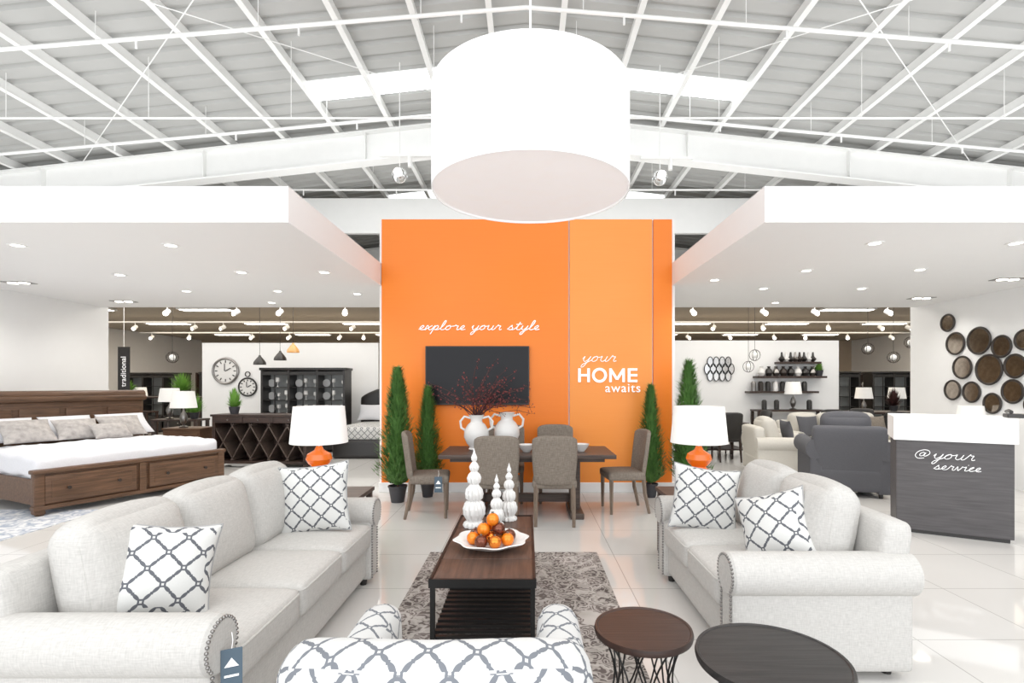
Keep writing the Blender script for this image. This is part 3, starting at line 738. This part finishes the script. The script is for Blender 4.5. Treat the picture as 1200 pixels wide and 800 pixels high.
# ---------------------------------------------------------------- reception desk
ra=math.atan2(-.47,.81)
o=thing('reception_desk','charcoal laminate reception desk with raised white counter','desk',(4.365,5.33,0),ra)
M().box((0,.3,.51),(.95,.6,.94),.004).build('body',CHARW,o)
m=M(); m.box((0,.3,1.105),(1.0,.66,.25),.004); m.build('counter',WHITE,o)
M().box((0,.31,.02),(.9,.56,.04)).build('plinth',DARKB,o)
dv=Vector((math.cos(ra),math.sin(ra),0)); fp=Vector((4.365,5.33,0))+Vector((math.sin(ra),-math.cos(ra),0))*.006
q=fp+dv*-.33; script('desk_lettering','@your',(q.x,q.y,.80),ra,.085,.05,.0032,'white script lettering reading at your')
q=fp+dv*-.16; script('desk_lettering','service',(q.x,q.y,.69),ra,.065,.04,.003,'white script lettering reading service')
o=thing('telephone','black desk telephone on the reception counter','telephone',(4.95,5.27,1.23),ra)
M().box((0,0,.02),(.16,.18,.04),.008).build('body',DARKB,o); M().tube([(-.05,-.08,.06),(-.05,0,.07),(-.05,.08,.06)],.018,8).build('handset',DARKB,o)
o=thing('office_chair','dark swivel chair behind the reception desk','chair',(5.35,6.35,0),.6)
M().rbox((0,0,.5),(.5,.5,.1),.04).build('seat',DARKB,o); M().rbox((0,-.24,.85),(.46,.07,.5),.03).build('backrest',DARKB,o); M().cyl((0,0,.08),(0,0,.46),.03).build('pole',CHROME,o)
m=M(); [m.tube([(0,0,.1),(.3*math.cos(i*1.2566),.3*math.sin(i*1.2566),.02)],.02,6) for i in range(5)]; m.build('base',CHROME,o)

# ---------------------------------------------------------------- right hand lounge area
sofa('armchair','charcoal upholstered armchair seen from behind','chair',(4.62,7.65,0),PI*.40,1.02,1,CHAR,sz=1.18)
sofa('armchair','cream upholstered armchair beside the charcoal chair','chair',(4.45,9.2,0),-.15,1.0,1,CREAM)
sofa('sofa','cream upholstered sofa with grey cushions','sofa',(6.15,10.3,0),-PI/2,2.1,3,CREAM)
for x in (5.4,6.0,6.7): pillow('throw_pillow','charcoal grey cushion on the cream sofa',CHAR if x<6.5 else TWEED,(x,9.98,.76),(-.3,0,.1),.42,.42,.15,group='cushions on the cream sofa')
pillow('throw_pillow','charcoal grey cushion on the cream armchair',CHAR,(4.60,9.2,.74),(-.2,0,1.5),.42,.4,.15)
pedtable((7.0,8.2,0),.5,.5,.55,'dark side table beneath the round mirrors')
lamp((7.0,8.2,.55),'small lamp with white shade on the dark side table',NAIL,slim,.38,.68,.2,.16)
o=pedtable((3.9,11.3,0),1.5,.9,.76,'dark wood dining table in the rear showroom',name='dining_table')
dc=dchair((3.4,10.7,0),0,'dark wood dining chair in the rear showroom',DARKB,DARKW,'rear dining chairs')
for p,r in (((4.1,10.7,0),0),((3.0,11.3,0),-PI/2),((4.95,11.3,0),PI/2),((3.6,12.0,0),PI),((4.3,12.0,0),PI)): dup(dc,p,r)
sh=tag(M().box((0,0,0),(1.7,.28,.05)).build('wall_shelf',DARKW,None,(6.5,12.86,1.745)),'dark floating wall shelf with vases','shelf','floating wall shelves')
dup(sh,(6.3,12.86,1.375)); dup(sh,(6.7,12.86,2.095),scale=(.6,1,1))
vs=[[(0,0),(.05,0),(.09,.08),(.07,.16),(.03,.2),(.045,.24),(0,.23)],[(0,0),(.06,0),(.06,.2),(.035,.24),(0,.24)],[(0,0),(.03,0),(.08,.07),(.03,.14),(.02,.24),(0,.24)]]
for i in range(24):
    z=(1.77,1.40,2.12)[i%3]; x={0:5.8,1:5.6,2:6.3}[i%3]+(i//3)*(.18 if i%3<2 else .11)
    tag(M().lathe(vs[i%3],seg=16).build('vase',(CERAM,DARKB,NAIL,BRONZ,DARKB)[(i*7)%5],None,(x,12.85,z)),('white ceramic','black','pewter','bronze','black')[(i*7)%5]+' vase on the floating shelf','vase','vases on the wall shelves')
bush((7.22,12.85,1.77),.15,.25,'small green plant on the floating shelf')
o=pedtable((6.4,12.7,0),1.7,.45,.95,'dark wood sideboard under the floating shelves',name='sideboard')
for x in (5.8,6.1,6.9): tag(M().lathe(vs[1],seg=16).build('vase',DARKB,None,(x,12.7,.95)),'black vase on the dark sideboard','vase','vases on the sideboard')
lamp((6.5,12.7,.95),'small lamp with white shade on the sideboard',NAIL,slim,.38,.68,.2,.16)
o=thing('wall_mirror','ornate mirror made of linked oval panes on the partition','mirror',(4.8,12.98,1.95)); m=M(); m2=M()
for r_,zz in enumerate((-.17,.0,.17)):
    for i in range(4 if r_!=1 else 5):
        x=(i-(1.5 if r_!=1 else 2))*.15; el=lambda a:(x+.07*math.cos(a),-.02,zz+.13*math.sin(a))
        m.tube([el(2*PI*j/20) for j in range(20)],.012,5,True); m2.poly([el(2*PI*j/20) for j in range(20)],.01,1)
m.build('frame',BLACK,o); m2.build('glass',CHROME,o)
for y,z,r in ((9.0,2.63,.14),(8.84,2.26,.18),(8.38,2.27,.21),(7.98,2.15,.16),(8.70,1.85,.18),(8.2,1.80,.23),(7.76,1.84,.17),(8.90,1.47,.16),(8.52,1.44,.16),(8.14,1.27,.15),(7.80,1.46,.17),(7.62,2.22,.14),(7.40,1.62,.13),(7.38,1.98,.15),(7.48,1.27,.13)):
    o=thing('round_mirror','round antiqued mirror with dark bronze frame on the wall','mirror',(7.3,y,z),group='round mirrors on the wall')
    M().cyl((0,0,0),(-.02,0,0),r,seg=32).build('glass',GLASSD,o)
    M().tube([(-.02,r*math.cos(2*PI*i/32),r*math.sin(2*PI*i/32)) for i in range(32)],.018,6,True).build('frame',BRONZ,o)
for x,y,h in ((7.4,14.2,.8),(9.7,14.2,.8)):
    pedtable((x,y,0),1.5,.5,h,'dark wood console table in the rear showroom')
    for dx in (-.5,.4): lamp((x+dx,y,h),'small lamp with white shade on a rear console',NAIL,slim,.38,.68,.22,.18,group='rear table lamps')
pedtable((-11.6,14.9,0),1.8,.5,.8,'dark wood console table in the rear showroom')
for dx in (-.6,.5): lamp((-11.6+dx,14.9,.8),'small lamp with white shade on a rear console',NAIL,slim,.38,.68,.22,.18,group='rear table lamps')
su=None
for x in (-11.5,-9.4,-7.5,8.2,10.2,12.2,6.2,4.1):
    if su is None:
        su=thing('shelf_unit','dark wood shelf unit at the rear of the showroom','shelf',(x,19.5,0),group='rear shelf units'); m=M()
        for s in (-.75,.75): m.box((s,0,1.0),(.05,.4,2.0))
        m.box((0,.19,1),(1.5,.02,2.0)); m.build('body',DARKW,su)
        for z in (.1,.55,1.0,1.45,1.95): M().box((0,0,z),(1.46,.4,.03)).build('shelf',DARKW,su)
    else: dup(su,(x,19.5,0))
k=0
for (cx) in (-11.5,-9.4,-7.5,6.2,8.2,10.2,12.2):
    for z in (1.015,1.465,.565):
        for dx in (-.45,0,.4):
            k+=1; tag(M().lathe(vs[k%3],seg=12).build('vase',(CERAM,NAIL,ORC,BRONZ,LEAF2)[(k*3)%5],None,(cx+dx,19.42,z)),'small decorative vase on a rear shelf','vase','vases on the rear shelves')
dk=dchair((8.4,11.4,0),.5,'black dining chair near the rear consoles',DARKB,DARKW,'rear black chairs')
for p,r in (((9.4,11.7,0),-.4),((7.7,12.0,0),2.5),((10.4,12.4,0),1),((7.9,10.9,0),-1),((6.9,12.0,0),0)): dup(dk,p,r)
pedtable((8.9,12.9,0),1.6,.8,.9,'dark wood display table in the rear showroom')
pedtable((9.2,10.4,0),1.4,.9,.76,'dark wood dining table near the mirror wall',name='dining_table')
bush((9.1,12.9,.9),.25,.5,'dark foliage arrangement on the display table',mt=TWIG)
def banner(x,y,z,s,label):
    o=thing('hanging_banner',label,'sign',(x,y,z)); M().box((0,0,0),(.27,.02,1.0)).build('panel',DARKB,o)
    if s: t=text('lettering',s,(.05,-.012,-.42),(PI/2,-PI/2,0),.17,.002,'white lettering'); t.parent=o; del t['category']
    M().cyl((0,0,.5),(0,0,3.47-z),.006,seg=6).build('hanging_rod',STEEL,o)
banner(-9.28,12.0,1.93,'traditional','black banner sign with white vertical lettering')
banner(9.5,12.3,1.95,None,'dark hanging banner panel in the rear showroom')

# ---------------------------------------------------------------- light fittings
def spot(x,y,z,p,c=(1,.96,.9),ang_=2.5,r=.05):
    L=bpy.data.lights.new('downlight_beam','SPOT'); L.energy=p; L.spot_size=ang_; L.spot_blend=1; L.shadow_soft_size=r; L.color=c
    o=bpy.data.objects.new('downlight_beam',L); C.objects.link(o); o.location=(x,y,z)
o=thing('recessed_downlight','small round recessed ceiling downlight','light',(-3.69,5.4,3.01),group='recessed downlights')
M().lathe([(.055,.0),(.085,.0),(.085,-.008),(.055,-.006),(.055,0)],seg=24).build('trim_ring',WHITE,o); M().lathe([(0,-.002),(.055,-.002),(.055,0),(0,0)],seg=20).build('lens',LITE,o)
PW=50
spot(-3.69,5.4,2.99,PW)
for x,y in ((-5.28,5.4),(-5.36,6.86),(-3.67,6.7),(-5.26,8.05),(-3.85,8.05),(-2.6,6.7),(-2.7,8.3),(3.56,5.32),(5.0,5.32),(3.55,6.6),(4.95,6.55),(3.57,7.84),(5.05,7.84),(2.6,7.2),(-4.5,9.2),(4.4,9.2)):
    dup(o,(x,y,3.01)); spot(x,y,2.99,PW)
o=thing('recessed_downlight','square twin recessed ceiling downlight','light',(-7.2,7.38,3.01),group='twin recessed downlights')
M().box((0,0,-.003),(.36,.2,.008)).build('trim_ring',NAIL,o)
for s in (-1,1): M().cyl((s*.08,0,-.007),(s*.08,0,-.012),.06,seg=16).build('lens',LITE,o)
spot(-7.2,7.38,2.98,PW)
for x,y in ((-7.0,9.05),(6.6,7.14),(6.6,8.7)): dup(o,(x,y,3.01)); spot(x,y,2.98,PW)
o=thing('pendant_spotlight','chrome globe spotlight hanging from a ceiling track','light',(-1.95,8.0,4.78),group='hanging globe spotlights')
M().sph((0,0,.0),.12,18).build('globe',CHROME,o); M().cyl((0,-.10,0),(0,-.135,0),.06,seg=20).build('lens',LITE,o)
M().cyl((0,0,.12),(0,0,1.73),.008,seg=8).build('rod',STEEL,o); M().box((.1,0,.30),(.8,.05,.04)).build('track',STEEL,o)
M().cyl((.16,0,.3),(.16,0,.12),.035,seg=12).build('driver',STEEL,o)
dup(o,(2.05,8.0,4.74))
for y in (11.4,14.5,17.5):
    tag(M().box((0,0,0),(26,.04,.04)).build('ceiling_track',STEEL,None,(0,y,3.30)),'long ceiling lighting track over the rear showroom','track','ceiling tracks')
o=thing('track_spotlight','small white track spotlight in the rear showroom','light',(-10,11.4,3.28),group='track spotlights')
M().cyl((0,0,0),(0,0,-.08),.01,seg=6).build('stem',STEEL,o); M().cyl((0,.05,-.10),(0,-.07,-.17),.05,.06,seg=14).build('head',WHITE,o); M().sph((0,-.072,-.172),.05,10,sc=(1,.4,1)).build('lens',LITE,o)
for y in (11.4,14.5,17.5):
    for i in range(18):
        x=-12.5+i*1.47+random.uniform(-.4,.4)
        if abs(x)<2.6 or (y<12 and i<2): continue
        dup(o,(x,y,3.28),random.uniform(-.8,.8))
pn=None  # emissive panels added to brighten the rear showroom
for (x,y) in ((-11,13),(-8,13),(-5,12),(-11,16),(-8,16),(-5,16),(11,13),(8,13),(5,12),(11,16),(8,16),(5,16),(-11,19.5),(-8,19.5),(8,19.5),(11,19.5),(5,19.5),(-5,19.5)):
    if pn is None:
        pn=thing('ceiling_light_panel','rectangular glowing panel added to light the rear showroom','light',(x,y,3.46),group='added rear fill panels')
        M().box((0,0,-.02),(1.3,.34,.04),.004).build('housing',WHITE,pn); M().box((0,0,-.045),(1.2,.26,.01)).build('lens',LITE,pn)
    else: dup(pn,(x,y,3.46))
for x,z,mt in ((-6.15,2.02,DARKB),(-5.68,2.12,DARKB),(-5.38,2.3,AMBER)):
    o=thing('pendant_lamp','bell shaped pendant lamp hanging over the buffet','lamp',(x,12.0,z),group='bell pendants')
    M().lathe([(.14,0),(.13,.06),(.08,.13),(.03,.19),(.02,.22),(0,.22)],seg=20).build('lamp_shade',mt,o); M().cyl((0,0,.2),(0,0,3.47-z),.005,seg=5).build('cord',DARKB,o)
for x,z in ((5.35,2.25),(5.2,1.98),(-8.3,2.2),(8.0,2.4),(8.6,2.2),(9.0,2.55),(9.9,2.5)):
    o=thing('pendant_lamp','round crystal lantern pendant in the rear showroom','lamp',(x,12.2,z),group='crystal pendants')
    m=M(); [m.tube([(.13*math.cos(a)*math.cos(b/6*PI),.13*math.sin(a)*math.cos(b/6*PI),.13*math.sin(b/6*PI)) for b in range(-3,4)],.006,4) for a in [i*PI/4 for i in range(8)]]
    m.build('cage',BRONZ,o); M().sph((0,0,0),.07,10).build('bulb',SHADE,o); M().cyl((0,0,.13),(0,0,3.47-z),.005,seg=5).build('cord',DARKB,o)

# ---------------------------------------------------------------- lighting
W_=bpy.data.worlds.new('World'); S.world=W_; W_.use_nodes=True
W_.node_tree.nodes['Background'].inputs[0].default_value=(.93,.96,1,1); W_.node_tree.nodes['Background'].inputs[1].default_value=1.5
def area(loc,rot,sx,sy,p,c=(1,1,1)):
    L=bpy.data.lights.new('area_light','AREA'); L.shape='RECTANGLE'; L.size=sx; L.size_y=sy; L.energy=p; L.color=c
    o=bpy.data.objects.new('area_light',L); C.objects.link(o); o.location=loc; o.rotation_euler=rot
area((0,1.5,5.9),(0,0,0),14,4.5,340,(1,.99,.97))  # added overhead lamp out of view, lights floor and furniture
area((0,-2.6,2.6),(PI/2,0,0),16,5,375,(.96,.98,1))
area((-7,7.2,3.6),(PI,0,0),8,4,130); area((7,7.2,3.6),(PI,0,0),8,4,130)  # unseen uplights added above the canopies to brighten the roof
area((0,1.0,4.9),(PI,0,0),14,3,150)  # added uplight out of view, brightens the front of the roof
area((0,10.9,3.62),(PI,0,0),10,1.2,110)  # added hidden uplight for the bulkhead and the roof behind it
for sx in (-1,1):
    area((sx*6.5,11.2,3.42),(0,0,0),8,1.6,140,(1,.96,.9)); area((sx*8,16.2,3.42),(0,0,0),9,4,240,(1,.86,.68))  # fill lamps added to brighten the rear floor and partitions
S.view_settings.gamma=1.07
# ---------------------------------------------------------------- camera
cd=bpy.data.cameras.new('Camera'); cam=bpy.data.objects.new('Camera',cd); C.objects.link(cam)
cam.location=(0,0,1.57); cam.rotation_euler=(PI/2,0,0); cd.sensor_width=36; cd.lens=18.3; cd.shift_x=-17/1200; cd.shift_y=50/1200; cd.clip_start=.05
S.camera=cam
